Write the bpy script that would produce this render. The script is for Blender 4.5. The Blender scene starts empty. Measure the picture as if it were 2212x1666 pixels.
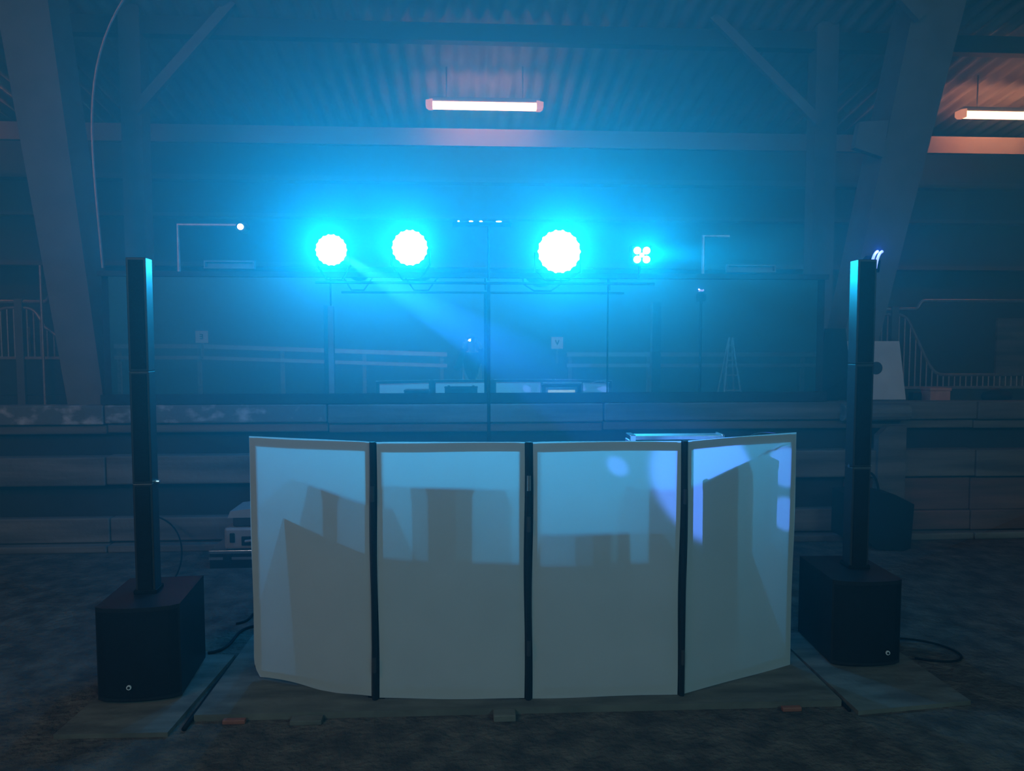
import bpy, bmesh, math, random
from mathutils import Vector, Matrix
random.seed(7)
R = math.radians
SC = bpy.context.scene
COL = SC.collection

# ------------------------------------------------------------------ camera
cd = bpy.data.cameras.new('camera'); cam = bpy.data.objects.new('camera', cd); COL.objects.link(cam)
cd.sensor_width = 36.0; cd.lens = 36.0 * 1600 / 2212; cd.clip_start = 0.02; cd.clip_end = 200
cam.location = (0, 0, 1.70); cam.rotation_euler = (R(90 - 3.5), 0, R(-3.26))
SC.camera = cam

# ------------------------------------------------------------------ world: stage fog everywhere, no sky (night, closed hall)
HAZE = 0.016
w = bpy.data.worlds.new('hall_air'); SC.world = w; w.use_nodes = True
nt = w.node_tree; nt.nodes.clear()
wo = nt.nodes.new('ShaderNodeOutputWorld'); bg = nt.nodes.new('ShaderNodeBackground')
bg.inputs[0].default_value = (0, 0, 0, 1); bg.inputs[1].default_value = 0
vs = nt.nodes.new('ShaderNodeVolumeScatter')
vs.inputs['Color'].default_value = (0.25, 0.85, 1.0, 1); vs.inputs['Density'].default_value = HAZE
vs.inputs['Anisotropy'].default_value = 0.62
nt.links.new(bg.outputs[0], wo.inputs['Surface']); nt.links.new(vs.outputs[0], wo.inputs['Volume'])

# ------------------------------------------------------------------ exposure and render quality
vset = SC.view_settings
SC.display_settings.display_device = 'sRGB'
vset.view_transform = 'Standard'; vset.look = 'None'; vset.exposure = 0.0; vset.gamma = 1.0; vset.use_curve_mapping = False
cy = SC.cycles
cy.max_bounces = 5; cy.diffuse_bounces = 2; cy.glossy_bounces = 3; cy.transmission_bounces = 3
cy.volume_bounces = 0; cy.transparent_max_bounces = 4
cy.sample_clamp_indirect = 2.0; cy.caustics_reflective = False; cy.caustics_refractive = False
cy.use_denoising = True; cy.use_adaptive_sampling = True; cy.adaptive_threshold = 0.02

def lamp(kind, name, loc, energy, color, rot=None, target=None, **kw):
    ld = bpy.data.lights.new(name, kind); ld.energy = energy; ld.color = color
    for k, v in kw.items(): setattr(ld, k, v)
    o = bpy.data.objects.new(name, ld); COL.objects.link(o); o.location = loc
    if target is not None:
        o.rotation_euler = (Vector(target) - Vector(loc)).to_track_quat('-Z', 'Y').to_euler()
    elif rot: o.rotation_euler = rot
    return o

# added fill lights behind the photographer, no fixtures; teal pair stands for bounced cyan
lamp('AREA', 'hall_fill_light', (-3.5, -5.0, 5.2), 122, (0.48, 0.88, 1.0), target=(-1, 3, 0), shape='RECTANGLE', size=2.5, size_y=0.3)
lamp('AREA', 'hall_fill_light', (4.5, -5.0, 5.2), 135, (0.33, 0.86, 1.0), target=(1, 3, 0), shape='RECTANGLE', size=2.5, size_y=0.3)

lamp('AREA', 'hall_fill_light', (-1.0, -5.6, 5.0), 110, (0.75, 0.95, 1.0), target=(-2, -9.2, 1.5), shape='RECTANGLE', size=4, size_y=0.3)  # unseen fill added to brighten the letter boards
lamp('AREA', 'hall_fill_light', (-4.8, -0.5, 5.0), 34, (1.0, 0.50, 0.32), target=(-3.0, 3.0, 0), shape='RECTANGLE', size=1.4, size_y=0.2)  # unseen warm fill added for the sand at the left
CYAN = (0.004, 0.50, 1.0)
PARS = [(-0.98, 5.40, 2.34, 0.108), (-0.425, 5.40, 2.36, 0.124), (0.648, 5.40, 2.34, 0.152)]
for (x, y, z, r), e in zip(PARS, (165, 165, 235)):
    lamp('SPOT', 'par_beam', (x, y - 0.06, z), e, CYAN, target=(x * 0.75, 0, z - 0.15), spot_size=R(104), spot_blend=1.0, shadow_soft_size=0.06)
    lamp('POINT', 'par_spill', (x, y - 0.16, z), e * 0.28, (0.001, 0.33, 1.0), shadow_soft_size=0.015)
lamp('SPOT', 'derby_beam', (1.253, 5.33, 2.32), 110, CYAN, target=(1.4, 0, 2.0), spot_size=R(110), spot_blend=1.0, shadow_soft_size=0.04)
lamp('SPOT', 'derby_beam', (1.275, 5.33, 2.33), 250, CYAN, target=(2.05, 3.85, 2.10), spot_size=R(26), spot_blend=1.0, shadow_soft_size=0.025)
# the outermost par also throws a few narrow beams that land on the booth front
BL = (-0.98, 5.32, 2.345)
for tgt, ang, e in [((1.12, 3.40, 1.04), 10.2, 150), ((1.575, 3.595, 1.07), 3.6, 110), ((1.58, 3.60, 0.83), 2.8, 110), ((0.678, 3.34, 1.12), 1.7, 80)]:
    lamp('SPOT', 'effect_beam', BL, e * 14, (0.05, 0.22, 1.0), target=tgt, spot_size=R(ang), spot_blend=0.35, shadow_soft_size=0.012)
lamp('POINT', 'column_glow', (2.43, 4.32, 2.24), 1.5, (0.05, 0.1, 1.0), shadow_soft_size=0.004)  # blue glow added around the two curved strips
lamp('SPOT', 'stall_lamp_light', (7.2, 5.2, 2.6), 14, (1.0, 0.22, 0.12), target=(5.2, 6.0, 0.3), spot_size=R(80), spot_blend=1.0, shadow_soft_size=0.1)

# ------------------------------------------------------------------ materials
def mat(name, color, rough=0.6, metal=0.0, var=0.0, scale=6.0, color2=None, bump=0.0, bscale=40.0, stretch=(1, 1, 1), lo=0.35, hi=0.65, emit=None, estr=0.0):
    m = bpy.data.materials.new(name); m.use_nodes = True; t = m.node_tree
    b = t.nodes['Principled BSDF']; b.inputs['Roughness'].default_value = rough; b.inputs['Metallic'].default_value = metal
    b.inputs['Base Color'].default_value = (*color, 1)
    if var or color2:
        tc = t.nodes.new('ShaderNodeTexCoord'); mp = t.nodes.new('ShaderNodeMapping'); mp.inputs['Scale'].default_value = stretch
        t.links.new(tc.outputs['Object'], mp.inputs[0])
        n = t.nodes.new('ShaderNodeTexNoise'); n.inputs['Scale'].default_value = scale; n.inputs['Detail'].default_value = 6
        t.links.new(mp.outputs[0], n.inputs['Vector'])
        cr = t.nodes.new('ShaderNodeValToRGB'); c2 = color2 or tuple(c * (1 - var) for c in color)
        cr.color_ramp.elements[0].position = lo; cr.color_ramp.elements[0].color = (*c2, 1)
        cr.color_ramp.elements[1].position = hi; cr.color_ramp.elements[1].color = (*color, 1)
        t.links.new(n.outputs['Fac'], cr.inputs[0]); t.links.new(cr.outputs[0], b.inputs['Base Color'])
    if bump:
        tc = t.nodes.new('ShaderNodeTexCoord'); n = t.nodes.new('ShaderNodeTexNoise'); n.inputs['Scale'].default_value = bscale; n.inputs['Detail'].default_value = 5
        t.links.new(tc.outputs['Object'], n.inputs['Vector'])
        bp = t.nodes.new('ShaderNodeBump'); bp.inputs['Strength'].default_value = bump; bp.inputs['Distance'].default_value = 0.03
        t.links.new(n.outputs['Fac'], bp.inputs['Height']); t.links.new(bp.outputs[0], b.inputs['Normal'])
    if emit:
        b.inputs['Emission Color'].default_value = (*emit, 1); b.inputs['Emission Strength'].default_value = estr
    return m

M = {}
M['sand'] = mat('arena_sand', (0.15, 0.118, 0.090), 0.95, color2=(0.055, 0.046, 0.038), scale=7, bump=1.0, bscale=26, lo=0.38, hi=0.68)
M['ply'] = mat('weathered_plywood', (0.17, 0.16, 0.13), 0.8, color2=(0.085, 0.08, 0.065), scale=3, stretch=(1, 4, 1), bump=0.25, bscale=18)
M['timber'] = mat('grey_timber', (0.20, 0.19, 0.16), 0.85, color2=(0.09, 0.085, 0.075), scale=2.5, stretch=(0.4, 4, 5), bump=0.3, bscale=14)
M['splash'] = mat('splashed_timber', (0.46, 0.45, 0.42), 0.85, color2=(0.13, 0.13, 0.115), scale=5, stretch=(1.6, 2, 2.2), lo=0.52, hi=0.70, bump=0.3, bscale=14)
M['redlit'] = mat('red_lit_timber', (0.22, 0.12, 0.09), 0.85, color2=(0.12, 0.07, 0.055), scale=3, stretch=(0.4, 4, 5))  # red light from the right, put into the timber colour
M['darkwall'] = mat('dark_boarding', (0.030, 0.030, 0.032), 0.9, var=0.4, scale=3)
M['clad'] = mat('dark_cladding', (0.022, 0.022, 0.026), 0.85, var=0.4, scale=2)
M['sheet'] = mat('fibre_cement_sheet', (0.42, 0.38, 0.36), 0.85, var=0.35, scale=4, stretch=(1, 0.3, 1))
M['steel'] = mat('painted_steel', (0.17, 0.195, 0.195), 0.6, var=0.2, scale=5)
M['purlin'] = mat('pale_purlin', (0.27, 0.23, 0.20), 0.7, var=0.12, scale=4)
M['girt'] = mat('girt_paint', (0.06, 0.055, 0.055), 0.7, var=0.2)
M['darksteel'] = mat('dark_purlin', (0.035, 0.037, 0.04), 0.7, var=0.2)
M['galv'] = mat('galvanised_tube', (0.50, 0.48, 0.46), 0.45, 0.6, var=0.25, scale=20)
M['black'] = mat('black_paint', (0.012, 0.012, 0.014), 0.55, var=0.2, scale=30)
M['satin'] = mat('satin_black', (0.02, 0.02, 0.022), 0.38, var=0.1, scale=30)
M['colside'] = mat('black_lacquer', (0.03, 0.03, 0.032), 0.36, var=0.1, scale=30)
M['grille'] = mat('black_grille', (0.010, 0.010, 0.012), 0.7, bump=0.4, bscale=400)
M['rubber'] = mat('black_rubber', (0.008, 0.008, 0.009), 0.7, var=0.1)
M['alu'] = mat('brushed_aluminium', (0.72, 0.74, 0.76), 0.3, 1.0, var=0.1, scale=40)
M['chrome'] = mat('bright_metal', (0.85, 0.85, 0.86), 0.15, 1.0, var=0.05)
M['white'] = mat('white_board', (0.75, 0.74, 0.70), 0.6, var=0.10, scale=7)
M['grey'] = mat('grey_plastic', (0.34, 0.35, 0.34), 0.55, var=0.15, scale=9)
M['orange'] = mat('orange_tape', (0.30, 0.10, 0.06), 0.6, var=0.2, scale=30)
M['orangebox'] = mat('orange_plastic', (0.60, 0.25, 0.16), 0.6, var=0.2, scale=14)
M['logo'] = mat('white_badge', (0.75, 0.75, 0.75), 0.4, var=0.05)
M['ink'] = mat('black_lettering', (0.01, 0.01, 0.01), 0.6, var=0.1)
M['skin'] = mat('skin', (0.55, 0.36, 0.28), 0.55, var=0.12, scale=12)
M['jacket'] = mat('dark_jacket', (0.03, 0.032, 0.04), 0.85, var=0.3, scale=20)
M['trouser'] = mat('dark_trousers', (0.025, 0.028, 0.04), 0.85, var=0.3, scale=20)
M['hair'] = mat('brown_hair', (0.05, 0.03, 0.02), 0.6, var=0.4, scale=40)
M['tube'] = mat('lit_tube_diffuser', (0.9, 0.85, 0.8), 0.4, emit=(1.0, 0.66, 0.38), estr=7.0)
M['tubecap'] = mat('warm_end_cap', (0.75, 0.60, 0.50), 0.5, emit=(1.0, 0.62, 0.34), estr=0.6)
M['lens'] = mat('lit_cyan_lens', (0.6, 0.9, 0.9), 0.3, emit=(0.30, 0.95, 1.0), estr=14.0)
M['bluelens'] = mat('lit_blue_lens', (0.6, 0.7, 0.9), 0.3, emit=(0.45, 0.65, 1.0), estr=9.0)
M['bluestrip'] = mat('lit_blue_strip', (0.3, 0.3, 0.9), 0.3, emit=(0.20, 0.36, 1.0), estr=2.0)  # blue beam light on a cable loop, put into the emission
M['torch'] = mat('phone_torch', (1, 0.9, 0.8), 0.3, emit=(1.0, 0.80, 0.58), estr=160.0)
M['screen'] = mat('lit_display', (0.1, 0.1, 0.1), 0.3, color2=(0.05, 0.05, 0.05), scale=14, emit=(0.30, 0.80, 0.70), estr=0.9)
M['glint'] = mat('small_white_led', (0.8, 0.9, 1), 0.3, emit=(0.75, 0.95, 1.0), estr=4.0)
for k in ('tube', 'lens', 'bluelens', 'bluestrip', 'torch', 'screen', 'glint', 'tubecap'):
    M[k].cycles.emission_sampling = 'NONE'      # their light comes from light objects at the same place

for k in ('grille', 'black', 'rubber', 'satin', 'ink'):
    M[k].node_tree.nodes['Principled BSDF'].inputs['Specular IOR Level'].default_value = 0.15

def fabric():
    m = bpy.data.materials.new('white_stretch_fabric'); m.use_nodes = True; t = m.node_tree; t.nodes.clear()
    o = t.nodes.new('ShaderNodeOutputMaterial'); d = t.nodes.new('ShaderNodeBsdfDiffuse'); tr = t.nodes.new('ShaderNodeBsdfTranslucent'); mx = t.nodes.new('ShaderNodeMixShader')
    tc = t.nodes.new('ShaderNodeTexCoord'); n = t.nodes.new('ShaderNodeTexNoise'); n.inputs['Scale'].default_value = 5; n.inputs['Detail'].default_value = 5
    cr = t.nodes.new('ShaderNodeValToRGB'); cr.color_ramp.elements[0].color = (0.72, 0.72, 0.71, 1); cr.color_ramp.elements[1].color = (0.82, 0.82, 0.82, 1)
    t.links.new(tc.outputs['Object'], n.inputs['Vector']); t.links.new(n.outputs['Fac'], cr.inputs[0])
    t.links.new(cr.outputs[0], d.inputs[0]); tr.inputs[0].default_value = (0.80, 0.80, 0.80, 1); mx.inputs[0].default_value = 0.40
    t.links.new(d.outputs[0], mx.inputs[1]); t.links.new(tr.outputs[0], mx.inputs[2]); t.links.new(mx.outputs[0], o.inputs[0])
    return m
M['fabric'] = fabric()

def mirror_mat():
    m = bpy.data.materials.new('dusty_mirror_glass'); m.use_nodes = True; t = m.node_tree; b = t.nodes['Principled BSDF']
    b.inputs['Metallic'].default_value = 1.0; b.inputs['Roughness'].default_value = 0.012; b.inputs['Base Color'].default_value = (0.80, 0.84, 0.84, 1)
    return m
M['mirror'] = mirror_mat()

# ------------------------------------------------------------------ mesh helpers
class MB:
    def __init__(s): s.bm = bmesh.new()
    def box(s, a, b, bev=0.0):
        a, b = Vector(a), Vector(b); c = (a + b) / 2; d = b - a
        r = bmesh.ops.create_cube(s.bm, size=1, matrix=Matrix.Translation(c) @ Matrix.Diagonal((abs(d.x), abs(d.y), abs(d.z), 1)))
        if bev:
            es = {e for v in r['verts'] for e in v.link_edges}
            bmesh.ops.bevel(s.bm, geom=list(es), offset=bev, segments=2, affect='EDGES', profile=0.5)
        return s
    def prism(s, pts, d0, d1, axis='y', bev=0):
        # polygon in the plane across `axis`, extruded from d0 to d1
        def mk(p, d): return {'y': (p[0], d, p[1]), 'z': (p[0], p[1], d), 'x': (d, p[0], p[1])}[axis]
        A = [s.bm.verts.new(mk(p, d0)) for p in pts]; B = [s.bm.verts.new(mk(p, d1)) for p in pts]
        n = len(pts)
        fs = [s.bm.faces.new(A), s.bm.faces.new(B[::-1])] + [s.bm.faces.new((A[i], B[i], B[(i + 1) % n], A[(i + 1) % n])) for i in range(n)]
        bmesh.ops.recalc_face_normals(s.bm, faces=fs)
        return s
    def tube(s, pts, r, seg=8, cap=True):
        pts = [Vector(p) for p in pts]; rings = []
        ds = [(b - a).normalized() for a, b in zip(pts, pts[1:])]
        ref = min((Vector((0, 0, 1)), Vector((1, 0, 0)), Vector((0, 1, 0))), key=lambda a: max(abs(q.dot(a)) for q in ds))
        for i, p in enumerate(pts):
            d = (pts[min(i + 1, len(pts) - 1)] - pts[max(i - 1, 0)]).normalized()
            u = ref
            x = d.cross(u).normalized(); y = x.cross(d)
            rr = r[i] if isinstance(r, (list, tuple)) else r
            rings.append([s.bm.verts.new(p + (x * math.cos(2 * math.pi * k / seg) + y * math.sin(2 * math.pi * k / seg)) * rr) for k in range(seg)])
        for a, b in zip(rings, rings[1:]):
            for k in range(seg): s.bm.faces.new((a[k], a[(k + 1) % seg], b[(k + 1) % seg], b[k]))
        if cap: s.bm.faces.new(rings[0][::-1]); s.bm.faces.new(rings[-1])
        return s
    def sphere(s, c, r, sc=(1, 1, 1), seg=12):
        bmesh.ops.create_uvsphere(s.bm, u_segments=seg, v_segments=seg // 2 + 2, radius=r, matrix=Matrix.Translation(c) @ Matrix.Diagonal((*sc, 1)))
        return s
    def lathe(s, prof, c, axis='y', seg=24):
        # prof: list of (distance along axis, radius)
        rings = []
        for d, r in prof:
            ring = []
            for k in range(seg):
                a = 2 * math.pi * k / seg; p, q = r * math.cos(a), r * math.sin(a)
                v = {'y': (p, d, q), 'z': (p, q, d), 'x': (d, p, q)}[axis]
                ring.append(s.bm.verts.new(Vector(c) + Vector(v)))
            rings.append(ring)
        for a, b in zip(rings, rings[1:]):
            for k in range(seg): s.bm.faces.new((a[k], a[(k + 1) % seg], b[(k + 1) % seg], b[k]))
        s.bm.faces.new(rings[0][::-1]); s.bm.faces.new(rings[-1])
        return s
    def build(s, name, material, parent=None, smooth=False, local=None):
        bmesh.ops.recalc_face_normals(s.bm, faces=s.bm.faces[:])
        if local is not None: bmesh.ops.translate(s.bm, verts=s.bm.verts[:], vec=-Vector(local))
        me = bpy.data.meshes.new(name); s.bm.to_mesh(me); s.bm.free(); me.materials.append(material)
        if smooth:
            for p in me.polygons: p.use_smooth = True
        o = bpy.data.objects.new(name, me); COL.objects.link(o)
        if local is not None: o.location = local
        if parent is not None:
            o.parent = parent
            o.matrix_parent_inverse = parent.matrix_basis.inverted() if parent.parent is None else (parent.parent.matrix_basis @ parent.matrix_basis).inverted()
        return o

def tag(o, label, cat, group=None):
    o['label'] = label; o['category'] = cat
    if group: o['group'] = group
    return o
def thing(name, label, cat, loc, group=None):
    o = bpy.data.objects.new(name, None); COL.objects.link(o); o.location = loc; o.empty_display_size = 0.1
    return tag(o, label, cat, group)
def struct(o, label=None):
    o['kind'] = 'structure'
    if label: o['label'] = label
    return o
def bez(p0, p1, p2, p3, n=14):
    p0, p1, p2, p3 = map(Vector, (p0, p1, p2, p3))
    return [p0 * (1 - t) ** 3 + p1 * 3 * t * (1 - t) ** 2 + p2 * 3 * t * t * (1 - t) + p3 * t ** 3 for t in [i / n for i in range(n + 1)]]

# ================================================================== SETTING
struct(MB().box((-13, -10, -0.3), (13, 11, 0)).build('floor', M['sand']), 'dark brown sand floor of the riding hall')

# stage fog hanging round the lamps: three nested soft clouds, densest in the middle
def fog(c, r, dens, g, label):
    m = bpy.data.materials.new('stage_fog'); m.use_nodes = True; t = m.node_tree; t.nodes.clear()
    o = t.nodes.new('ShaderNodeOutputMaterial'); v = t.nodes.new('ShaderNodeVolumeScatter')
    v.inputs['Color'].default_value = (0.17, 0.88, 1.0, 1); v.inputs['Density'].default_value = dens; v.inputs['Anisotropy'].default_value = g
    t.links.new(v.outputs[0], o.inputs['Volume'])
    h = MB().sphere(c, 1, r, 32).build('haze', m, smooth=True); h['kind'] = 'stuff'; h['label'] = label; h['category'] = 'haze'
fog((0.0, 6.75, 3.0), (6.8, 4.1, 3.7), 0.105, 0.15, 'thin blue stage haze filling the bay behind the booth')
fog((0.05, 5.7, 2.9), (3.7, 1.9, 2.3), 0.082, 0.32, 'dense glowing haze around the par lights')

# kick wall round the arena: backing, timbers, ledge
kw = MB().box((-9, 6.16, 0), (10, 6.34, 1.16)).build('wall_back', M['darkwall']); struct(kw, 'dark low arena wall behind the booth, faced with timbers')
def plank(x0, x1, z0, z1, y0, y1, m, bev=0.012):
    return MB().box((x0, y0, z0), (x1, y1, z1), bev).build('plank', m, kw)
xs = [-9, -4.18, -2.9, -1.15, 1.1, 3.2, 4.3, 10]
for i, (a, b) in enumerate(zip(xs, xs[1:])):
    dz = random.uniform(-0.008, 0.008)
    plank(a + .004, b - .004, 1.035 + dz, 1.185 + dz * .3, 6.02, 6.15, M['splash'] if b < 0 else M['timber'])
    plank(a + .004, b - .004, 0.955 + dz, 1.030 + dz, 6.07, 6.15, M['timber'])
    plank(a + .004, b - .004, 0.545 + dz, 0.775 + dz, 6.02, 6.15, M['timber'])
    if a > 2.9: plank(a + .004, b - .004, 0.245 + dz, 0.525, 6.08, 6.15, M['redlit'])
    plank(a + .004, b - .004, 0.075 + dz, 0.270 - (0.03 if a > 2.9 else 0), 6.06, 6.15, M['redlit'] if a > 2.9 else M['timber'])
    plank(a + .004, b - .004, 0.0, 0.06, 6.00, 6.15, M['timber'])
for x0, x1 in ((-4.12, -3.86), (3.42, 3.66)):
    MB().prism([(x0, 0), (x1, 0), (x1, 0.98), (x0 + .08, 0.98), (x0, 0.90)], 5.985, 6.06).build('stub_post', M['timber'], kw)
MB().tube([(3.1, 5.99, 1.10), (3.66, 5.99, 1.10)], 0.075, 14).build('round_rail', M['timber'], kw)

# board wall that carries the mirrors
mw = MB().box((-2.92, 6.10, 1.16), (2.98, 6.16, 2.24)).build('wall_mirror', M['darkwall']); struct(mw, 'dark board backing behind the row of mirrors')
MB().box((-2.92, 6.02, 1.19), (2.98, 6.10, 1.268)).build('ledge_board', M['darkwall'], mw)
MB().box((-2.92, 6.03, 2.205), (2.98, 6.10, 2.245)).build('top_batten', M['darksteel'], mw)

def mirror(x0, x1, label):
    t = thing('arena_mirror', label, 'mirror', ((x0 + x1) / 2, 6.06, 1.27), 'large mirrors along the arena wall')
    MB().box((x0 + .006, 6.05, 1.27), (x1 - .006, 6.056, 2.20)).build('mirror_glass', M['mirror'], t)
    MB().box((x0 + .006, 6.057, 1.27), (x1 - .006, 6.095, 2.20)).build('backing_board', M['black'], t)
    return t
mirror(-2.85, -1.113, 'left large wall mirror reflecting rails and a letter board, behind the left column speaker')
mirror(-1.113, 1.132, 'middle large wall mirror behind the stage lights, reflecting the back of the white booth')
mirror(1.132, 2.90, 'right large wall mirror between the four-lens lamp and the right column speaker')
tag(MB().box((-1.135, 6.028, 1.27), (-1.09, 6.048, 1.975), .004).build('mirror_joint_strip', M['steel']), 'pale vertical metal strip covering the joint between left and middle mirrors', 'strip')

# far outer wall, girts, eaves beam, purlins, roof
ow = MB().box((-13, 10.7, 0), (13, 10.9, 4.9)).build('wall_outer', M['clad']); struct(ow, 'dark outer wall of the lean-to beyond the mirrors')
for z, h in ((3.93, .035), (3.42, .025), (2.75, .03)):
    MB().box((-13, 10.48, z - h), (13, 10.69, z + h)).build('girt', M['girt'], ow)
struct(MB().box((-13, 9.40, 4.115), (13, 9.48, 4.325)).build('beam', M['purlin']), 'pale eaves beam under the corrugated roof')
struct(MB().box((-13, 7.95, 4.82), (13, 8.07, 5.00)).build('beam', M['darksteel']), 'dark purlin crossing above the strip lamps')
struct(MB().box((-13, 6.95, 5.16), (13, 7.05, 5.34)).build('beam', M['darksteel']), 'dark purlin at the upper edge of the lean-to roof')
bm = bmesh.new(); per = .20; nx = int(26 / per) * 6; rows = []
for j in range(5):
    y = 6.3 + j * 1.15; row = []
    for i in range(nx + 1):
        x = -13 + 26 * i / nx
        row.append(bm.verts.new((x, y, 5.085 - (y - 8) * .165 + .030 * math.cos(2 * math.pi * x / per))))
    rows.append(row)
for a, b in zip(rows, rows[1:]):
    for i in range(nx): bm.faces.new((a[i], a[i + 1], b[i + 1], b[i]))
q = MB(); q.bm.free(); q.bm = bm
ce = q.build('ceiling', M['sheet'], smooth=True); struct(ce, 'corrugated sheet roof over the strip lamps')
sol = ce.modifiers.new('thickness', 'SOLIDIFY'); sol.thickness = 0.008
struct(MB().prism([(-10, 6.6), (6.35, 5.48), (6.35, 5.56), (-10, 6.68)], -13, 13, 'x').build('roof', M['clad']), 'dark main roof of the riding hall')
struct(MB().box((-13.2, -10, 0), (-13, 11, 6.7)).build('wall_left', M['clad']))
struct(MB().box((13, -10, 0), (13.2, 11, 6.7)).build('wall_right', M['clad']))
struct(MB().box((-13, -10.2, 0), (13, -10, 6.7)).build('wall_front', M['clad']))

# portal frame legs, posts, braces
def leg(name, bx, bw, tx, tw, z1, y0, y1, label, m):
    return struct(MB().prism([(bx - bw / 2, 0), (bx + bw / 2, 0), (tx + tw / 2, z1), (tx - tw / 2, z1)], y0, y1).build(name, m), label)
leg('pillar', -3.11, .26, -3.83, .47, 6.0, 6.45, 6.80, 'left leaning portal leg of the barn frame', M['steel'])
leg('pillar', 3.135, .25, 4.41, .52, 6.0, 6.45, 6.80, 'right leaning portal leg of the barn frame', M['steel'])
leg('pillar', -3.44, .21, -3.44, .21, 5.10, 7.92, 8.12, 'upright post behind the left portal leg', M['steel'])
leg('pillar', 3.835, .24, 3.835, .24, 5.10, 7.92, 8.12, 'upright post behind the right portal leg', M['steel'])
def bar(a, b, wd, name, label, m, dep=.06):
    a, b = Vector(a), Vector(b); d = (b - a).normalized(); n = Vector((-d.z, 0, d.x)) * wd / 2
    return struct(MB().prism([((a + n).x, (a + n).z), ((b + n).x, (b + n).z), ((b - n).x, (b - n).z), ((a - n).x, (a - n).z)], a.y - dep / 2, a.y + dep / 2).build(name, m), label)
bar((3.76, 7.9, 4.02), (2.35, 7.9, 5.52 - .2), .10, 'beam', 'diagonal brace rising leftward from the right post', M['steel'])
bar((-3.40, 7.9, 4.02), (-2.25, 7.9, 5.30), .10, 'beam', 'diagonal brace rising rightward from the left post', M['steel'])
bar((3.92, 6.40, 4.50), (3.30, 6.40, 5.10), .10, 'beam', 'short brace at the head of the right portal leg', M['steel'])
struct(MB().prism([(3.36, 3.38), (3.62, 3.30), (3.66, 3.62), (3.40, 3.60)], 6.40, 6.47).build('trim_1', M['steel']), 'gusset plate on the right portal leg')
tag(MB().tube(bez((-3.05, 6.40, 2.3), (-3.10, 6.40, 3.3), (-3.20, 6.40, 3.9), (-2.80, 6.40, 4.5), 16), .010, 6).build('hanging_cable', M['galv']), 'thin pale cable running up beside the left portal leg', 'cable')

# ================================================================== STRIP LAMPS
def strip_lamp(xc, label, side, up, y=8.95, z=4.475, L=1.385):
    t = thing('ceiling_light', label, 'light', (xc, y, z), 'strip lamps under the lean-to roof')
    MB().box((xc - L / 2 + .04, y - .045, z + .02), (xc + L / 2 - .04, y + .045, z + .075), .006).build('housing', M['white'], t)
    MB().prism([(y - .05, z + .02), (y + .05, z + .02), (y + .055, z - .02), (y + .03, z - .05), (y - .03, z - .05), (y - .055, z - .02)], xc - L / 2 + .075, xc + L / 2 - .085, 'x').build('diffuser', M['tube'], t)
    for s in (-1, 1):
        a = xc + s * (L / 2 - .08); b = xc + s * L / 2
        MB().prism([(a, z + .05), (b, z + .035), (b, z - .03), (b - s * .03, z - .052), (a, z - .052)], y - .055, y + .055).build('end_cap', M['tubecap'], t)
        MB().tube([(xc + s * .45, y, z + .07), (xc + s * .45, y, 4.94)], .008, 6).build('hanger', M['galv'], t)
    lamp('AREA', 'strip_lamp_down', (xc, y, z - .07), 3, (1.0, 0.55, 0.30), rot=(0, 0, 0), shape='RECTANGLE', size=1.2, size_y=.08)
    lamp('AREA', 'strip_lamp_up', (xc, y, z + .09), up, (1.0, 0.64, 0.38), rot=(math.pi, 0, 0), shape='RECTANGLE', size=1.2, size_y=.12)
    for s in (-1, 1):
        lamp('AREA', 'strip_lamp_side', (xc, y + s * .08, z), side if s > 0 else side * .25, (1.0, 0.66, 0.36), rot=(R(90) * s, 0, 0), shape='RECTANGLE', size=1.2, size_y=.06)
strip_lamp(0.187, 'lit warm strip lamp hanging above the stage lights', 2.4, .40)
strip_lamp(6.68, 'lit warm strip lamp at the far right under the corrugated roof', 5.0, .55)
strip_lamp(-6.9, 'lit warm strip lamp beyond the left portal leg', 5.5, .5)

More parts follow.
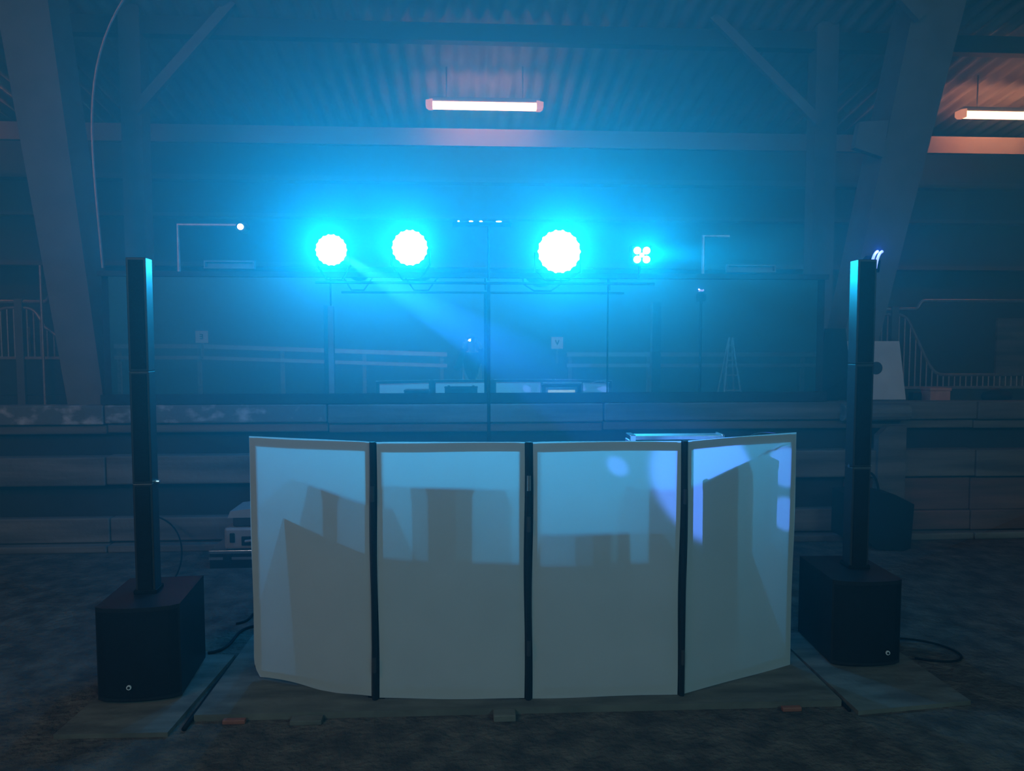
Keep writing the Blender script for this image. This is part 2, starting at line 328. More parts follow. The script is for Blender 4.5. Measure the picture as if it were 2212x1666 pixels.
# ================================================================== BOOTH FRONT
FP = [(-1.073, 3.625), (-0.445, 3.381), (0.267, 3.340), (0.990, 3.339), (1.647, 3.626)]
ZB, ZT = 0.034, 1.237
booth = thing('booth_front', 'white four-panel folding fabric booth front standing on boards between the speakers', 'screen', (0.28, 3.45, 0.03))
for i in range(4):
    A, B = Vector((*FP[i], 0)), Vector((*FP[i + 1], 0)); d = (B - A); L = d.length; d.normalize(); nrm = Vector((-d.y, d.x, 0))   # points to the back
    ga = 0.004 if i == 0 else 0.019; gb = 0.004 if i == 3 else 0.019
    bm = bmesh.new(); NX, NZ = 24, 36; g = []
    for jz in range(NZ + 1):
        row = []
        for ix in range(NX + 1):
            u = ix / NX; v = jz / NZ
            s = ga + (L - ga - gb) * u; z = ZB + (ZT - ZB) * v
            if v < .12:
                hem = (0.003 * math.sin(u * 6 + i * 2)) * (1 - v / .12)
                if i == 0: hem += (-0.016 * math.exp(-((u - .62) / .22) ** 2) + 0.012) * (1 - v / .12)
                z += max(hem, -.004)
            if i == 0 and v < .08:
                c = (.08 - v) / .08; s += 0.035 * c * c * max(0, 1 - u * 8); z += 0.0
            edge = min(u, 1 - u, v, 1 - v)
            s += 0.004 * math.sin(v * 7 + i) * (1 if u in (0, 1) else 0) * v * (1 - v) * 4
            off = 0.004 * (1 - min(1, edge * 10)) + 0.003 * math.sin(u * 5 + v * 3 + i)
            p = A + d * s + nrm * off; row.append(bm.verts.new((p.x, p.y, z)))
        g.append(row)
    for a, b in zip(g, g[1:]):
        for k in range(NX): bm.faces.new((a[k], a[k + 1], b[k + 1], b[k]))
    q = MB(); q.bm.free(); q.bm = bm
    q.build('fabric_panel', M['fabric'], booth, smooth=True)
    # tube frame right behind the fabric
    fr = MB(); tk = .038
    def fbar(s0, s1, z0, z1):
        o0, o1 = .009, .026
        P = [A + d * s0 + nrm * o0, A + d * s1 + nrm * o0, A + d * s1 + nrm * o1, A + d * s0 + nrm * o1]
        fr.prism([(p.x, p.y) for p in P], z0, z1, 'z')
    fbar(.004, .004 + tk, .09 if i == 0 else .03, ZT - .004); fbar(L - .004 - tk, L - .004, .03, ZT - .004)
    fbar(.004 + tk, L - .004 - tk, ZT - .032, ZT - .002); fbar(.004 + tk, L - .004 - tk, .055, .085)
    fr.build('panel_frame', M['satin'], booth)
for (x, y), zs in zip(FP[1:4], ((.2, 1.0), (.28, 1.05, .86), (.22, .98))):
    MB().tube([(x, y + .004, .03), (x, y + .004, ZT)], .014, 8).build('hinge_post', M['satin'], booth)
    for z in zs:
        MB().tube([(x, y - .012, z - .035), (x, y - .012, z + .035)], .009, 8).build('hinge', M['alu'] if x > 0 and x < .5 and z > 1 else M['darksteel'], booth)
# thin bright lip of the table covers seen over the top edge
tag(MB().tube(bez((1.40, 3.64, 1.206), (1.43, 3.66, 1.235), (1.52, 3.68, 1.235), (1.60, 3.70, 1.212), 10), .004, 6).build('loose_cable', M['alu']), 'thin pale cable arching just above the right end of the booth', 'cable')

# ================================================================== DESK BEHIND THE BOOTH
dk = thing('trestle_table', 'black folding table hidden behind the white booth front', 'table', (0.35, 3.9, 0))
MB().box((-0.89, 3.575, .842), (1.29, 4.34, .872), .006).build('table_top', M['black'], dk)
for x in (-.80, 1.22):
    for y in (3.65, 4.15):
        MB().tube([(x, y, 0.031), (x, y, .842)], .014, 8).build('leg', M['satin'], dk)
fc = thing('silver_edged_case', 'silver edged upright case showing above the third booth panel', 'case', (1.035, 3.72, .873))
MB().box((.812, 3.665, .873), (1.272, 3.735, 1.195)).build('case_shell', M['black'], fc)
for z in (.883, 1.208):
    MB().box((.80, 3.655, z - .010), (1.284, 3.745, z + .012), .003).build('edge_rail', M['alu'], fc)
for x in (.806, 1.278):
    MB().box((x - .010, 3.655, .90), (x + .010, 3.745, 1.20), .003).build('edge_rail', M['alu'], fc)
for x in (.80, 1.284):
    MB().box((x - .016 if x > 1 else x, 3.648, 1.186), (x if x > 1 else x + .03, 3.752, 1.226), .004).build('corner_cap', M['chrome'], fc)
MB().box((.86, 3.736, .93), (1.22, 3.742, 1.165), .002).build('display_bezel', M['alu'], fc)
MB().box((.885, 3.743, .95), (1.195, 3.746, 1.135)).build('display', M['screen'], fc)
lp = thing('media_player', 'black media player standing on the table behind the second booth panel', 'player', (-0.075, 3.78, .873))
MB().box((-.285, 3.578, .873), (.085, 3.68, 1.155), .008).build('body', M['black'], lp)
MB().box((-.29, 3.575, 1.155), (.09, 3.685, 1.172), .004).build('lid', M['satin'], lp)
for x in (-.24, .04): MB().lathe([(0, .016), (.012, .014)], (x, 3.63, 1.172), 'z', 14).build('knob', M['satin'], lp)
mx = thing('mixer', 'low black mixer on the table behind the third booth panel', 'mixer', (.46, 3.78, .873))
MB().prism([(3.585, .873), (3.93, .873), (3.93, .96), (3.585, 1.00)], .365, .724, 'x').build('body', M['black'], mx)
for k in range(6): MB().lathe([(0, .012), (.02, .010)], (.40 + k * .055, 3.75, .982), 'z', 10).build('knob', M['satin'], mx)
cr = thing('gear_crate', 'black gear crate on the table behind the first booth panel', 'crate', (-.56, 3.80, .873))
MB().box((-.725, 3.675, .873), (-.455, 3.90, 1.13), .01).build('body', M['black'], cr)
MB().box((-.73, 3.67, 1.13), (-.45, 3.905, 1.15), .006).build('lid', M['satin'], cr)

# ================================================================== STAGE LIGHTS
st = thing('light_stand', 'black tripod light stand with a crossbar carrying the stage lights', 'stand', (.14, 5.5, 0))
MB().tube([(.14, 5.5, .25), (.14, 5.5, 2.12)], .013, 10).build('pole', M['satin'], st)
MB().tube([(-1.12, 5.5, 2.12), (1.38, 5.5, 2.12)], .010, 10).build('crossbar', M['satin'], st)
MB().tube([(.14, 5.5, .62), (.14, 5.5, .70)], .03, 12).build('collar', M['black'], st)
for a in (30, 150, 270):
    MB().tube([(.14, 5.5, .66), (.14 + .55 * math.cos(R(a)), 5.5 + .45 * math.sin(R(a)), .012)], .012, 8).build('leg', M['satin'], st)
def par(x, y, z, r, label):
    t = thing('par_light', label, 'stage light', (x, y, z), 'cyan par lights on the crossbar')
    MB().lathe([(0, r * 1.06), (.03, r * 1.06), (.05, r * .98), (.10, r * .7), (.12, r * .3)], (x, y - .02, z), 'y', 28).build('housing', M['black'], t, smooth=False)
    q = MB(); q.lathe([(-.004, r * .98), (.006, r * .98)], (x, y - .024, z), 'y', 28); q.build('lens', M['lens'], t)
    for k in range(18):
        a = 2 * math.pi * k / 18
        MB().sphere((x + r * .93 * math.cos(a), y - .026, z + r * .93 * math.sin(a)), r * .10, (1, .35, 1), 8).build('led', M['lens'], t)
    q = MB().tube([(x - r * 1.1, y + .04, z), (x - r * 1.12, y + .06, z - r * .9), (x - r * .5, y + .09, 2.14), (x + r * .5, y + .09, 2.14), (x + r * 1.12, y + .06, z - r * .9), (x + r * 1.1, y + .04, z)], .007, 6); q.build('yoke', M['satin'], t)
par(*PARS[0], 'smallest of the three glowing cyan par lights, nearest the blue-white effect lamp')
par(*PARS[1], 'middle-sized glowing cyan par light, between the smallest and the largest')
par(*PARS[2], 'largest glowing cyan par light, beside the four-lens lamp')
db = thing('derby_light', 'small cyan lamp with four round lenses in a cross at the end of the crossbar', 'stage light', (1.253, 5.4, 2.32))
MB().box((1.175, 5.385, 2.245), (1.331, 5.47, 2.395), .01).build('housing', M['black'], db)
for sx in (-1, 1):
    for sz in (-1, 1):
        MB().lathe([(-.006, .026), (.004, .026)], (1.253 + sx * .034, 5.376, 2.319 + sz * .032), 'y', 18).build('lens', M['lens'], db)
MB().lathe([(-.005, .016), (.004, .016)], (1.253, 5.377, 2.319), 'y', 14).build('lens', M['lens'], db)
MB().tube([(1.253, 5.45, 2.25), (1.253, 5.468, 2.15)], .01, 8).build('clamp', M['satin'], db)
lb = thing('led_bar', 'slim black lamp bar with four tiny white glints above the par lights', 'stage light', (.09, 5.5, 2.55))
MB().box((-.12, 5.47, 2.535), (.31, 5.53, 2.562), .004).build('bar_body', M['black'], lb)
MB().tube([(.14, 5.5, 2.139), (.14, 5.5, 2.534)], .010, 8).build('riser', M['satin'], lb)
for x, l in ((-.078, .008), (.012, .016), (.085, .012), (.215, .022)):
    MB().sphere((x, 5.475, 2.566), 1, (l, .006, .006), 8).build('led', M['glint'], lb)

def bracket(pts, label):
    return tag(MB().tube(pts, .014, 6).build('wall_bracket', M['galv']), label, 'bracket')
bracket([(-2.285, 6.02, 2.24), (-2.285, 6.02, 2.606), (-1.79, 6.02, 2.606)], 'pale angled wall bracket carrying the small blue-white effect lamp')
bracket([(1.922, 6.06, 2.24), (1.922, 6.06, 2.556), (2.14, 6.06, 2.556)], 'pale angled wall bracket above the right mirror')
el = thing('effect_light', 'tiny blue-white effect lamp at the end of the wall bracket', 'stage light', (-1.765, 5.96, 2.575))
MB().lathe([(-.03, .040), (.06, .046), (.08, .03)], (-1.765, 5.93, 2.575), 'y', 16).build('housing', M['black'], el)
MB().lathe([(-.006, .023), (.004, .023)], (-1.765, 5.894, 2.575), 'y', 16).build('lens', M['bluelens'], el)
MB().tube([(-1.765, 5.98, 2.60), (-1.78, 6.02, 2.606)], .012, 6).build('clamp', M['satin'], el)
def tray(x0, x1, z0, z1, label):
    q = MB(); y0, y1 = 5.98, 6.02
    q.box((x0, y0, z0), (x1, y1, z0 + .012)).box((x0, y0, z1 - .012), (x1, y1, z1)).box((x0, y0, z0 + .012), (x0 + .012, y1, z1 - .012)).box((x1 - .012, y0, z0 + .012), (x1, y1, z1 - .012)).box((x0 + .012, y1 - .006, z0 + .012), (x1 - .012, y1, z1 - .012))
    return tag(q.build('wall_lamp', M['steel']), label, 'lamp')
tray(-2.08, -1.69, 2.262, 2.325, 'unlit flat wall lamp above the left mirror')
tray(2.10, 2.505, 2.255, 2.318, 'unlit flat wall lamp above the right mirror')

# ================================================================== COLUMN SPEAKERS
def column_speaker(sub, col, ztop, zf, label, logo, rot):
    # sub: centre of the front edge, width, depth, height; rot: turn about z
    (sx, sy, wd, dp, ht) = sub
    t = thing('column_speaker', label, 'speaker', (sx, sy, zf), 'column loudspeakers')
    t.rotation_euler = (0, 0, rot); RM = Matrix.Translation((sx, sy, zf)) @ Matrix.Rotation(rot, 4, 'Z')
    def put(mb, name, m, par=None, smooth=False):
        o = mb.build(name, m, None, smooth); o.parent = par or t; return o
    h = wd / 2
    outline = [(-h, .03), (-h * .8, .008), (-h * .4, -.006), (0, -.010), (h * .4, -.006), (h * .8, .008), (h, .03), (h * .98, dp), (-h * .98, dp)]
    put(MB().prism(outline, .012, ht, 'z'), 'subwoofer_cabinet', M['satin'])
    g = [(x * .96, y - .006) for x, y in outline[:7]]; g = g + [(x, y + .010) for x, y in g[::-1]]
    put(MB().prism(g, .03, ht - .02, 'z'), 'grille', M['grille'])
    for a in (-1, 1):
        for b in (.06, dp - .05):
            put(MB().lathe([(0, .018), (.012, .02)], (a * (h - .05), b, 0), 'z', 10), 'foot', M['rubber'])
    lg = put(MB().lathe([(0, .011), (.006, .011)], (logo, -.026, .085), 'y', 20), 'badge', M['logo'])
    q = MB().lathe([(-.001, .006), (.005, .006)], (logo, -.0275, .085), 'y', 16); o = q.build('badge_mark', M['black']); o.parent = lg
    cx, cyy, cw, cdp = col
    z0 = ht; n = 3; hh = (ztop - zf - z0) / n
    for k in range(n):
        a, b = z0 + k * hh, z0 + (k + 1) * hh - .001
        if k: a += 0
        put(MB().box((cx - cw / 2, cyy - cdp / 2, a), (cx + cw / 2, cyy + cdp / 2, b), .004), 'column_section', M['colside'])
        put(MB().box((cx - cw / 2 + .012, cyy - cdp / 2 - .006, a + .012), (cx + cw / 2 - .012, cyy - cdp / 2 + .004, b - .012)), 'column_grille', M['grille'])
    put(MB().box((cx - cw / 2 - .008, cyy - cdp / 2 - .008, z0), (cx + cw / 2 + .008, cyy + cdp / 2 + .008, z0 + .02), .003), 'collar', M['rubber'])
    for sgn in (-1, 1):
        put(MB().lathe([(0, .012), (.02, .010)], (cx + sgn * (cw / 2), cyy, z0 + hh * 1.0), 'x', 10), 'lock_knob', M['alu'])
    return t
L_ = column_speaker((-1.54, 3.43, .37, .45, .45), (-.019, .238, .09, .09), 2.092, 0.022, 'black column speaker on a subwoofer to the left of the white booth', -.03, R(4.5))
# right
R_ = column_speaker((2.035, 3.60, .36, .45, .45), (.045, .254, .10, .09), 2.125, 0.022, 'black column speaker on a subwoofer to the right of the white booth', .09, R(-2.0))

bl = thing('blue_lit_loop', 'added stand with two glowing strips for a cable loop lit blue, behind the right column top', 'stage light', (2.43, 4.36, 2.13))  # made-up stand; its strips glow in place of a beam-lit cable loop
MB().tube([(2.43, 4.40, 0.0), (2.43, 4.40, 2.12)], .014, 8).build('stand_pole', M['satin'], bl)
MB().lathe([(0, .05), (.07, .055), (.10, .03)], (2.43, 4.40, 2.11), 'z', 16).build('head', M['black'], bl)
MB().lathe([(0, .16), (.012, .16), (.03, .04)], (2.43, 4.40, 0.0), 'z', 20).build('base', M['satin'], bl)
for dx in (0, .028):
    MB().tube(bez((2.405 + dx, 4.35, 2.13), (2.412 + dx, 4.345, 2.20), (2.425 + dx, 4.345, 2.225), (2.445 + dx, 4.35, 2.232), 8), .0085, 8).build('glowing_strip', M['bluestrip'], bl)

# ================================================================== FLOOR BOARDS, CABLES
def board(pts, z1, label, name='plywood_board', z0=0.0):
    return tag(MB().prism(pts, z0, z1, 'z').build(name, M['ply']), label, 'board', None)
board([(-1.78, 3.17), (-1.30, 3.16), (-1.26, 3.95), (-1.74, 3.97)], .020, 'grey plywood board under the left subwoofer')
board([(-1.235, 3.285), (1.72, 3.255), (1.72, 4.20), (-1.235, 4.22)], .030, 'long grey plywood board under the white booth front')
board([(1.755, 3.17), (2.33, 3.235), (2.30, 4.10), (1.74, 4.06)], .020, 'grey plywood board under the right subwoofer')
def cable(pts, r, label, m=None):
    return tag(MB().tube(pts, r, 8).build('cable', m or M['rubber'], smooth=True), label, 'cable')
cable(bez((-1.2475, 3.20, .0112), (-1.2475, 3.7, .0112), (-1.2475, 4.3, .0112), (-1.15, 4.75, .0112), 18), .0105, 'black cable in the gap beside the left plywood board')
cable(bez((1.730, 3.20, .0085), (1.730, 3.6, .0085), (1.730, 3.9, .0085), (1.731, 4.5, .0085), 14), .008, 'black cable in the gap beside the right plywood board')
cable(bez((-1.42, 4.00, .009), (-1.26, 4.06, .009), (-1.42, 4.32, .009), (-1.27, 4.38, .009)), .008, 'looped black cable on the floor behind the left subwoofer')
cable(bez((-1.40, 4.42, .008), (-1.28, 4.48, .008), (-1.42, 4.62, .008), (-1.26, 4.70, .008)), .007, 'second looped black cable behind the left subwoofer')
cable(bez((2.20, 3.9, .04), (2.75, 4.1, .0), (2.75, 3.5, .01), (2.36, 3.72, .01), 18), .006, 'thin black cable looping on the sand beside the right subwoofer')
cable(bez((-2.5, 5.97, .30), (-2.2, 5.8, .28), (-2.13, 5.6, .05), (-2.10, 5.30, .01), 14), .006, 'thin black cable drooping beside the stacked cases')
for x, y, s in ((-1.05, 3.262, .05), (1.47, 3.232, .045)):
    tag(MB().box((x - s, y - .016, 0.0), (x + s, y + .010, .020), .004).build('orange_tape', M['orange']), 'orange tape on the board edge in front of the %s' % ('first booth panel' if x < 0 else 'fourth booth panel'), 'tape')
tag(MB().box((.10, 3.20, 0), (.20, 3.262, .03), .004).build('wood_offcut', M['ply']), 'small wooden offcut against the long board near the middle booth joint', 'block')
tag(MB().box((-.80, 3.22, 0), (-.66, 3.275, .022), .004).build('wood_offcut', M['ply']), 'small wooden offcut against the long board below the first booth panel', 'block')

# stacked cases on the floor left of the booth
c1 = thing('flight_case', 'black flight case with a silver edge at the bottom of the stack', 'case', (-1.660, 5.720, 0))
MB().box((-1.940, 5.550, 0.0), (-1.310, 5.920, .11)).build('case_body', M['black'], c1)
MB().box((-1.945, 5.545, .11), (-1.305, 5.925, .135), .003).build('edge_rail', M['chrome'], c1)
MB().box((-1.945, 5.544, .065), (-1.305, 5.552, .085)).build('edge_rail', M['alu'], c1)
MB().box((-1.840, 5.536, .05), (-1.780, 5.552, .11), .003).build('latch', M['black'], c1)
c2 = thing('tool_case', 'grey plastic tool case with a dark handle recess, on the silver edged case', 'case', (-1.630, 5.720, .136))
MB().box((-1.840, 5.570, .136), (-1.360, 5.890, .30), .02).build('case_body', M['grey'], c2)
MB().box((-1.710, 5.560, .165), (-1.430, 5.572, .235), .005).build('handle_recess', M['black'], c2)
MB().tube(bez((-1.680, 5.555, .20), (-1.610, 5.548, .212), (-1.530, 5.548, .212), (-1.460, 5.555, .20), 8), .010, 8).build('handle', M['grey'], c2)
MB().box((-1.795, 5.558, .19), (-1.760, 5.572, .26), .004).build('latch', M['black'], c2)
c3 = thing('storage_box', 'grey storage box with a pale lid on top of the case stack', 'box', (-1.610, 5.720, .301))
MB().box((-1.780, 5.590, .301), (-1.410, 5.870, .375), .012).build('box_body', M['darksteel'], c3)
MB().prism([(-1.810, .375), (-1.390, .375), (-1.390, .46), (-1.530, .455), (-1.790, .425)], 5.57, 5.89).build('lid', M['grey'], c3)

# black bag / case by the wall, right
bg_ = thing('equipment_bag', 'black padded equipment bag leaning on the timber wall behind the right speaker', 'bag', (3.30, 5.80, 0))
MB().prism([(2.99, .12), (3.11, .16), (3.27, .02), (3.49, .0), (3.55, .02), (3.57, .38), (3.41, .46), (3.20, .50), (2.99, .48)], 5.70, 5.905).build('bag_body', M['black'], bg_)
MB().tube(bez((3.19, 5.80, .46), (3.17, 5.80, .68), (3.31, 5.80, .68), (3.33, 5.80, .44), 12), .010, 8).build('strap', M['rubber'], bg_)
MB().tube(bez((3.05, 5.80, .46), (3.09, 5.80, .60), (3.21, 5.80, .58), (3.27, 5.80, .45), 12), .008, 8).build('strap', M['rubber'], bg_)

# ================================================================== ON THE ARENA WALL LEDGE, right
ab = thing('marker_board', 'white tapered marker board with a dark spot, on the wall behind the right column', 'board', (3.52, 6.24, 1.16))
MB().prism([(3.325, 1.186), (3.775, 1.186), (3.70, 1.692), (3.235, 1.692)], 6.20, 6.225).build('board_face', M['white'], ab)
MB().lathe([(-.003, .055), (.002, .055)], (3.50, 6.199, 1.46), 'y', 20).build('spot', M['darksteel'], ab)
MB().box((3.45, 6.225, 1.165), (3.55, 6.30, 1.60)).build('prop', M['timber'], ab)
db2 = thing('dark_marker_board', 'black tapered marker board beside the white one, by the right mirror', 'board', (3.10, 6.24, 1.16))
MB().prism([(2.96, 1.186), (3.30, 1.186), (3.215, 1.80), (3.04, 1.80)], 6.19, 6.215).build('board_face', M['black'], db2)
MB().box((3.08, 6.215, 1.165), (3.18, 6.29, 1.55)).build('prop', M['black'], db2)
ob = thing('orange_box', 'orange plastic box on the wall ledge right of the white marker board', 'box', (4.07, 6.24, 1.162))
MB().box((3.975, 6.17, 1.162), (4.155, 6.31, 1.262), .006).build('box_body', M['orangebox'], ob)
MB().box((3.968, 6.163, 1.262), (4.162, 6.317, 1.288), .005).build('lid', M['orangebox'], ob)
tag(MB().sphere((4.63, 6.25, 1.205), 1, (.14, .07, .075), 14).build('dark_sack', M['black'], smooth=True), 'dark soft sack lying on the wall ledge at the right', 'sack')
tag(MB().box((3.84, 6.20, 1.162), (3.92, 6.28, 1.25), .012).build('dark_pot', M['black']), 'small dark pot on the ledge between the marker board and the orange box', 'pot')

# ================================================================== STABLE PARTITIONS
def clone(o, parent, loc, sc):
    c = o.copy(); COL.objects.link(c); c.parent = parent; c.location = loc; c.scale = sc; c.matrix_parent_inverse = Matrix.Identity(4); return c
def partition(sgn, x0, xe, ztop, zs, zlow, zbase, label, step=.066, back=.30):
    # top tube with a swan-neck, second tube sweeping down, upright bars, boarded base
    y = 8.0
    t = thing('stable_partition', label, 'fence', (0, y, 0), 'tubular stable partitions')
    xp, xb, xc, xd = x0
    MB().tube([(xp - back, y, zs)] + [(xp + .20 * sgn, y, zs)] + bez((xp + .24 * sgn, y, zs), (xp + .30 * sgn, y, zs), (xp + .28 * sgn, y, ztop), (xp + .36 * sgn, y, ztop), 8) + [(xe, y, ztop)], .020, 8).build('top_rail', M['galv'], t, smooth=True)
    curve = [(xp - .24 * sgn, y, zs - .30)] + bez((xp - .23 * sgn, y, zs - .12), (xp - .2 * sgn, y, zs - .06), (xp - .15 * sgn, y, zs - .06), (xp, y, zs - .06), 6) + bez((xp + .02 * sgn, y, zs - .06), (xp + .14 * sgn, y, zs - .06), (xp + .16 * sgn, y, zs - .10), (xp + .22 * sgn, y, zs - .22), 6) + bez((xp + .24 * sgn, y, zs - .26), (xp + .42 * sgn, y, zlow + .12), (xp + .46 * sgn, y, zlow), (xp + .60 * sgn, y, zlow), 10) + [(xe, y, zlow)]
    MB().tube(curve, .017, 8).build('swept_rail', M['galv'], t, smooth=True)
    MB().box((xp - .04, y - .04, 0), (xp + .04, y + .04, zs + .03), .006).build('post', M['steel'], t)
    MB().box((min(xp - back, xe), y - .02, zbase - .03), (max(xp - back, xe), y + .02, zbase), .004).build('bottom_rail', M['galv'], t)
    def ztube(x):
        s = (x - xp) * sgn
        best = zlow
        for a, b in zip(curve, curve[1:]):
            sa, sb = (a[0] - xp) * sgn, (b[0] - xp) * sgn
            if sa <= s <= sb and sb > sa: best = a[2] + (b[2] - a[2]) * (s - sa) / (sb - sa)
        return best
    first = None; n = int(abs(xe - xp) / step)
    for k in range(-3, n):
        if k == 0: continue
        x = xp + k * step * sgn; h = ztube(x) - zbase
        if h < .05: continue
        if first is None:
            first = MB().tube([(0, 0, 0), (0, 0, 1)], .0085, 6).build('bar', M['galv']); first.parent = t; first.location = (x, 0, zbase); first.scale = (1, 1, h)
        else: clone(first, t, (x, 0, zbase), (1, 1, h))
    xa, xbb = sorted((xp - back, xe)); nb = 4; bh = (zbase - .03) / nb
    for k in range(nb):
        MB().box((xa, y + .0, k * bh + .004), (xbb, y + .035, (k + 1) * bh - .004), .004).build('board', M['darksteel'], t)
    return t
partition(1, (4.70, 0, 0, 0), 8.2, 2.138, 2.045, 1.312, 1.185, 'galvanised tubular stable partition right of the right column speaker')
partition(1, (-4.66, 0, 0, 0), -4.20, 2.190, 2.098, 1.60, 1.53, 'galvanised tubular stable partition at the far left behind the portal leg', back=1.6)
tag(MB().tube([(-4.36, 7.85, 0), (-4.36, 7.85, 2.46)], .014, 8).build('upright_tube', M['galv']), 'thin upright tube beside the left stable partition', 'post')
tag(MB().box((-4.73, 8.06, .01), (-4.60, 8.10, 1.84), .006).build('pale_board', M['timber']), 'pale upright board behind the left stable partition post', 'board')
tag(MB().box((5.95, 8.06, .0), (6.75, 8.10, 1.95), .006).build('slatted_door', M['timber']), 'dim timber stable door behind the right partition', 'door')

# ================================================================== FAR SIDE OF THE ARENA (seen only in the mirrors)
fence_ = thing('arena_rail', 'pale two-rail arena fence across the hall, seen in the mirrors', 'fence', (0, -9.2, 0))
for a, b in (((-9.9, 1.53), (-7.6, 1.53)), ((-7.6, 1.53), (-.65, 1.29)), ((2.8, 1.29), (10.2, 1.28))):
    MB().prism([(a[0], a[1] - .06), (b[0], b[1] - .06), (b[0], b[1] + .06), (a[0], a[1] + .06)], -9.2, -9.16).build('rail', M['grey'], fence_)
    MB().prism([(a[0], a[1] - .37), (b[0], b[1] - .37), (b[0], b[1] - .27), (a[0], a[1] - .27)], -9.2, -9.16).build('rail', M['grey'], fence_)
for x in (-9.8, -7.6, -5.3, -3.0, -.8, 2.9, 5.2, 7.5, 9.8):
    MB().box((x - .05, -9.28, 0), (x + .05, -9.2, 1.5 if x < -4 else 1.36)).build('post', M['timber'], fence_)
def letter_board(ch, x, z, label):
    t = thing('letter_board', label, 'sign', (x, -9.14, z - .17), 'dressage letter boards')
    MB().box((x - .17, -9.12, z - .17), (x + .17, -9.10, z + .17), .004).build('panel', M['white'], t)
    MB().box((x - .03, -9.155, z - .6), (x + .03, -9.121, z + .05)).build('stake', M['timber'], t)
    cu = bpy.data.curves.new('letter', 'FONT'); cu.body = ch; cu.size = .20; cu.align_x = 'CENTER'; cu.align_y = 'CENTER'; cu.extrude = .002; cu.offset = .006
    tmp = bpy.data.objects.new('letter', cu); COL.objects.link(tmp); cu.materials.append(M['ink'])
    dg = bpy.context.evaluated_depsgraph_get(); me = bpy.data.meshes.new_from_object(tmp.evaluated_get(dg)); bpy.data.objects.remove(tmp)
    o = bpy.data.objects.new('letter', me); COL.objects.link(o)
    o.parent = t; o.matrix_parent_inverse = t.matrix_basis.inverted(); o.location = (x, -9.096, z); o.rotation_euler = (R(90), 0, R(180))
letter_board('E', -7.48, 1.793, 'white square board with a black letter E, seen reversed in the left mirror')
letter_board('V', 2.509, 1.622, 'white square board with a black letter V, seen in the middle mirror')
sl = thing('step_ladder', 'pale step ladder standing in the hall, seen in the right mirror', 'ladder', (4.69, -1.0, 0))
for s in (-1, 1):
    MB().tube([(4.69 + s * .03, -1.0, 1.75), (4.69 + s * .24, -.75, 0)], .018, 6).build('rail', M['galv'], sl)
    MB().tube([(4.69 + s * .03, -1.03, 1.72), (4.69 + s * .24, -1.35, 0)], .016, 6).build('rear_leg', M['galv'], sl)
for k in range(6):
    z = .25 + k * .27; hw = .24 - .21 * z / 1.75; yy = -.75 - .25 * z / 1.75
    MB().box((4.69 - hw, yy - .04, z), (4.69 + hw, yy + .03, z + .02)).build('step', M['galv'], sl)

# ================================================================== PHOTOGRAPHER (seen only in the mirror)
def skinned(name, chains, material, parent, sub=2):
    bm = bmesh.new(); lay = bm.verts.layers.skin.verify(); idx = {}
    for ch in chains:
        prev = None
        for p, r in ch:
            key = tuple(round(c, 4) for c in p)
            v = idx.get(key)
            if v is None:
                v = bm.verts.new(p); v[lay].radius = (r, r) if not isinstance(r, tuple) else r; idx[key] = v
                if len(idx) == 1: v[lay].use_root = True
            if prev is not None and prev is not v and bm.edges.get((prev, v)) is None: bm.edges.new((prev, v))
            prev = v
    me = bpy.data.meshes.new(name); bm.to_mesh(me); bm.free(); me.materials.append(material)
    o = bpy.data.objects.new(name, me); COL.objects.link(o)
    o.modifiers.new('skin', 'SKIN'); s = o.modifiers.new('sub', 'SUBSURF'); s.levels = s.render_levels = sub
    for p in me.polygons: p.use_smooth = True
    o.parent = parent; o.matrix_parent_inverse = parent.matrix_basis.inverted()
    return o
pr = thing('person', 'person in dark clothes holding up a lit phone, seen dimly in the middle mirror', 'person', (0.04, -.50, 0))
X, Yp = .04, -.50
def arm(s):
    return [((X, Yp, 1.40), .12), ((X + s * .17, Yp, 1.43), .07), ((X + s * .27, Yp + .05, 1.20), .052), ((X + s * .155, -.17, 1.50), .040), ((X + s * .125, -.055, 1.635), .030), ((X * .3 + s * .092, -.035, 1.672), (.022, .034))]
def legc(s): return [((X, Yp, .98), .14), ((X + s * .10, Yp, .90), .095), ((X + s * .11, Yp + .02, .50), .060), ((X + s * .11, Yp - .02, .09), .040), ((X + s * .12, Yp + .13, .04), (.045, .030))]
torso = [((X, Yp, .98), .14), ((X, Yp - .01, 1.18), .135), ((X, Yp, 1.40), .12), ((X, Yp + .01, 1.51), .055), ((X, Yp + .02, 1.60), .070), ((X, Yp + .025, 1.69), .088), ((X, Yp + .02, 1.76), .070)]
body = skinned('body', [torso, arm(-1), arm(1), legc(-1), legc(1)], M['skin'], pr)
skinned('jacket', [[((X, Yp, .96), .155), ((X, Yp - .01, 1.18), .15), ((X, Yp, 1.40), .135), ((X, Yp + .01, 1.49), .075)]] + [[((X, Yp, 1.40), .135), ((X + s * .17, Yp, 1.43), .085), ((X + s * .27, Yp + .05, 1.20), .066), ((X + s * .155, -.17, 1.50), .052), ((X + s * .135, -.095, 1.59), .042)] for s in (-1, 1)], M['jacket'], pr)
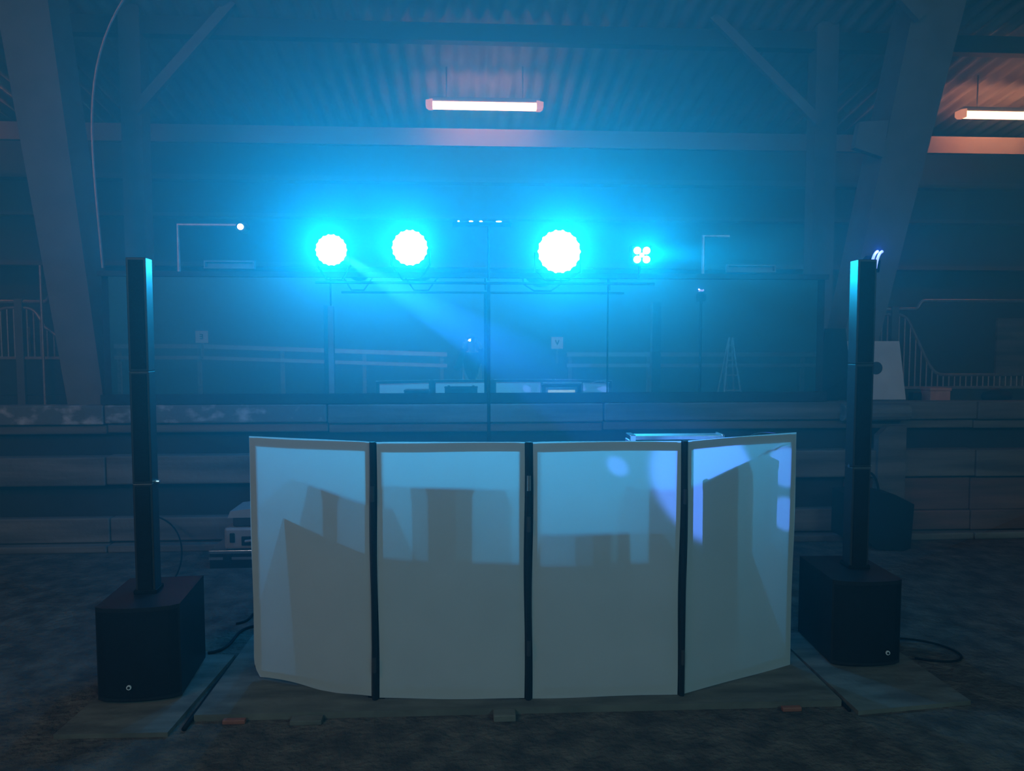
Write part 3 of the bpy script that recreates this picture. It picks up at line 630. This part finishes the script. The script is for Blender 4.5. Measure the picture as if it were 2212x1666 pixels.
skinned('trousers', [[((X, Yp, .99), .150)] + [((X + s * .10, Yp, .90), .108), ((X + s * .11, Yp + .02, .50), .074), ((X + s * .11, Yp - .02, .10), .058)] for s in (-1, 1)], M['trouser'], pr)
for s in (-1, 1):
    MB().sphere((X + s * .12, Yp + .07, .045), 1, (.052, .14, .045), 12).build('shoe', M['black'], pr, smooth=True)
    fg = []
    for k, (dz, ln) in enumerate(((.030, .92), (.010, 1.0), (-.010, .95), (-.028, .78))):
        b = Vector((X * .3 + s * .092, -.040, 1.682 + dz))
        fg.append([(tuple(b + Vector((0, -.012, 0))), .010), (tuple(b + Vector((-s * .012, .022 * ln, 0))), .0092), (tuple(b + Vector((-s * .034 * ln, .030, .002))), .0085), (tuple(b + Vector((-s * .050 * ln, .027, .003))), .0072)])
    fg.append([((X * .3 + s * .098, -.055, 1.645), .011), ((X * .3 + s * .075, -.062, 1.650), .010), ((X * .3 + s * .052, -.050, 1.668), .0085)])
    for c in fg: skinned('finger', [c], M['skin'], pr, 1)
    MB().sphere((X + s * .086, Yp + .02, 1.69), 1, (.012, .022, .032), 10).build('ear', M['skin'], pr, smooth=True)
    MB().sphere((X + s * .032, Yp + .100, 1.70), .013, (1, .7, .8), 10).build('eye', M['white'], pr, smooth=True)
MB().sphere((X, Yp + .118, 1.668), 1, (.014, .022, .026), 10).build('nose', M['skin'], pr, smooth=True)
MB().sphere((X, Yp + .098, 1.628), 1, (.024, .010, .007), 10).build('mouth', M['orangebox'], pr, smooth=True)
MB().sphere((X, Yp + .002, 1.735), 1, (.098, .108, .080), 16).build('hair', M['hair'], pr, smooth=True)
ph = thing('phone', 'phone with its torch lit, held up and seen as a bright spark in the mirror', 'phone', (0, -.03, 1.69))
MB().box((-.078, -.036, 1.655), (.078, -.028, 1.730), .003).build('phone_body', M['black'], ph)
MB().lathe([(0, .014), (.002, .014)], (.0, -.028, 1.701), 'y', 14).build('torch_lamp', M['torch'], ph)
MB().lathe([(0, .009), (.003, .009)], (.03, -.028, 1.712), 'y', 14).build('camera_lens', M['satin'], ph)
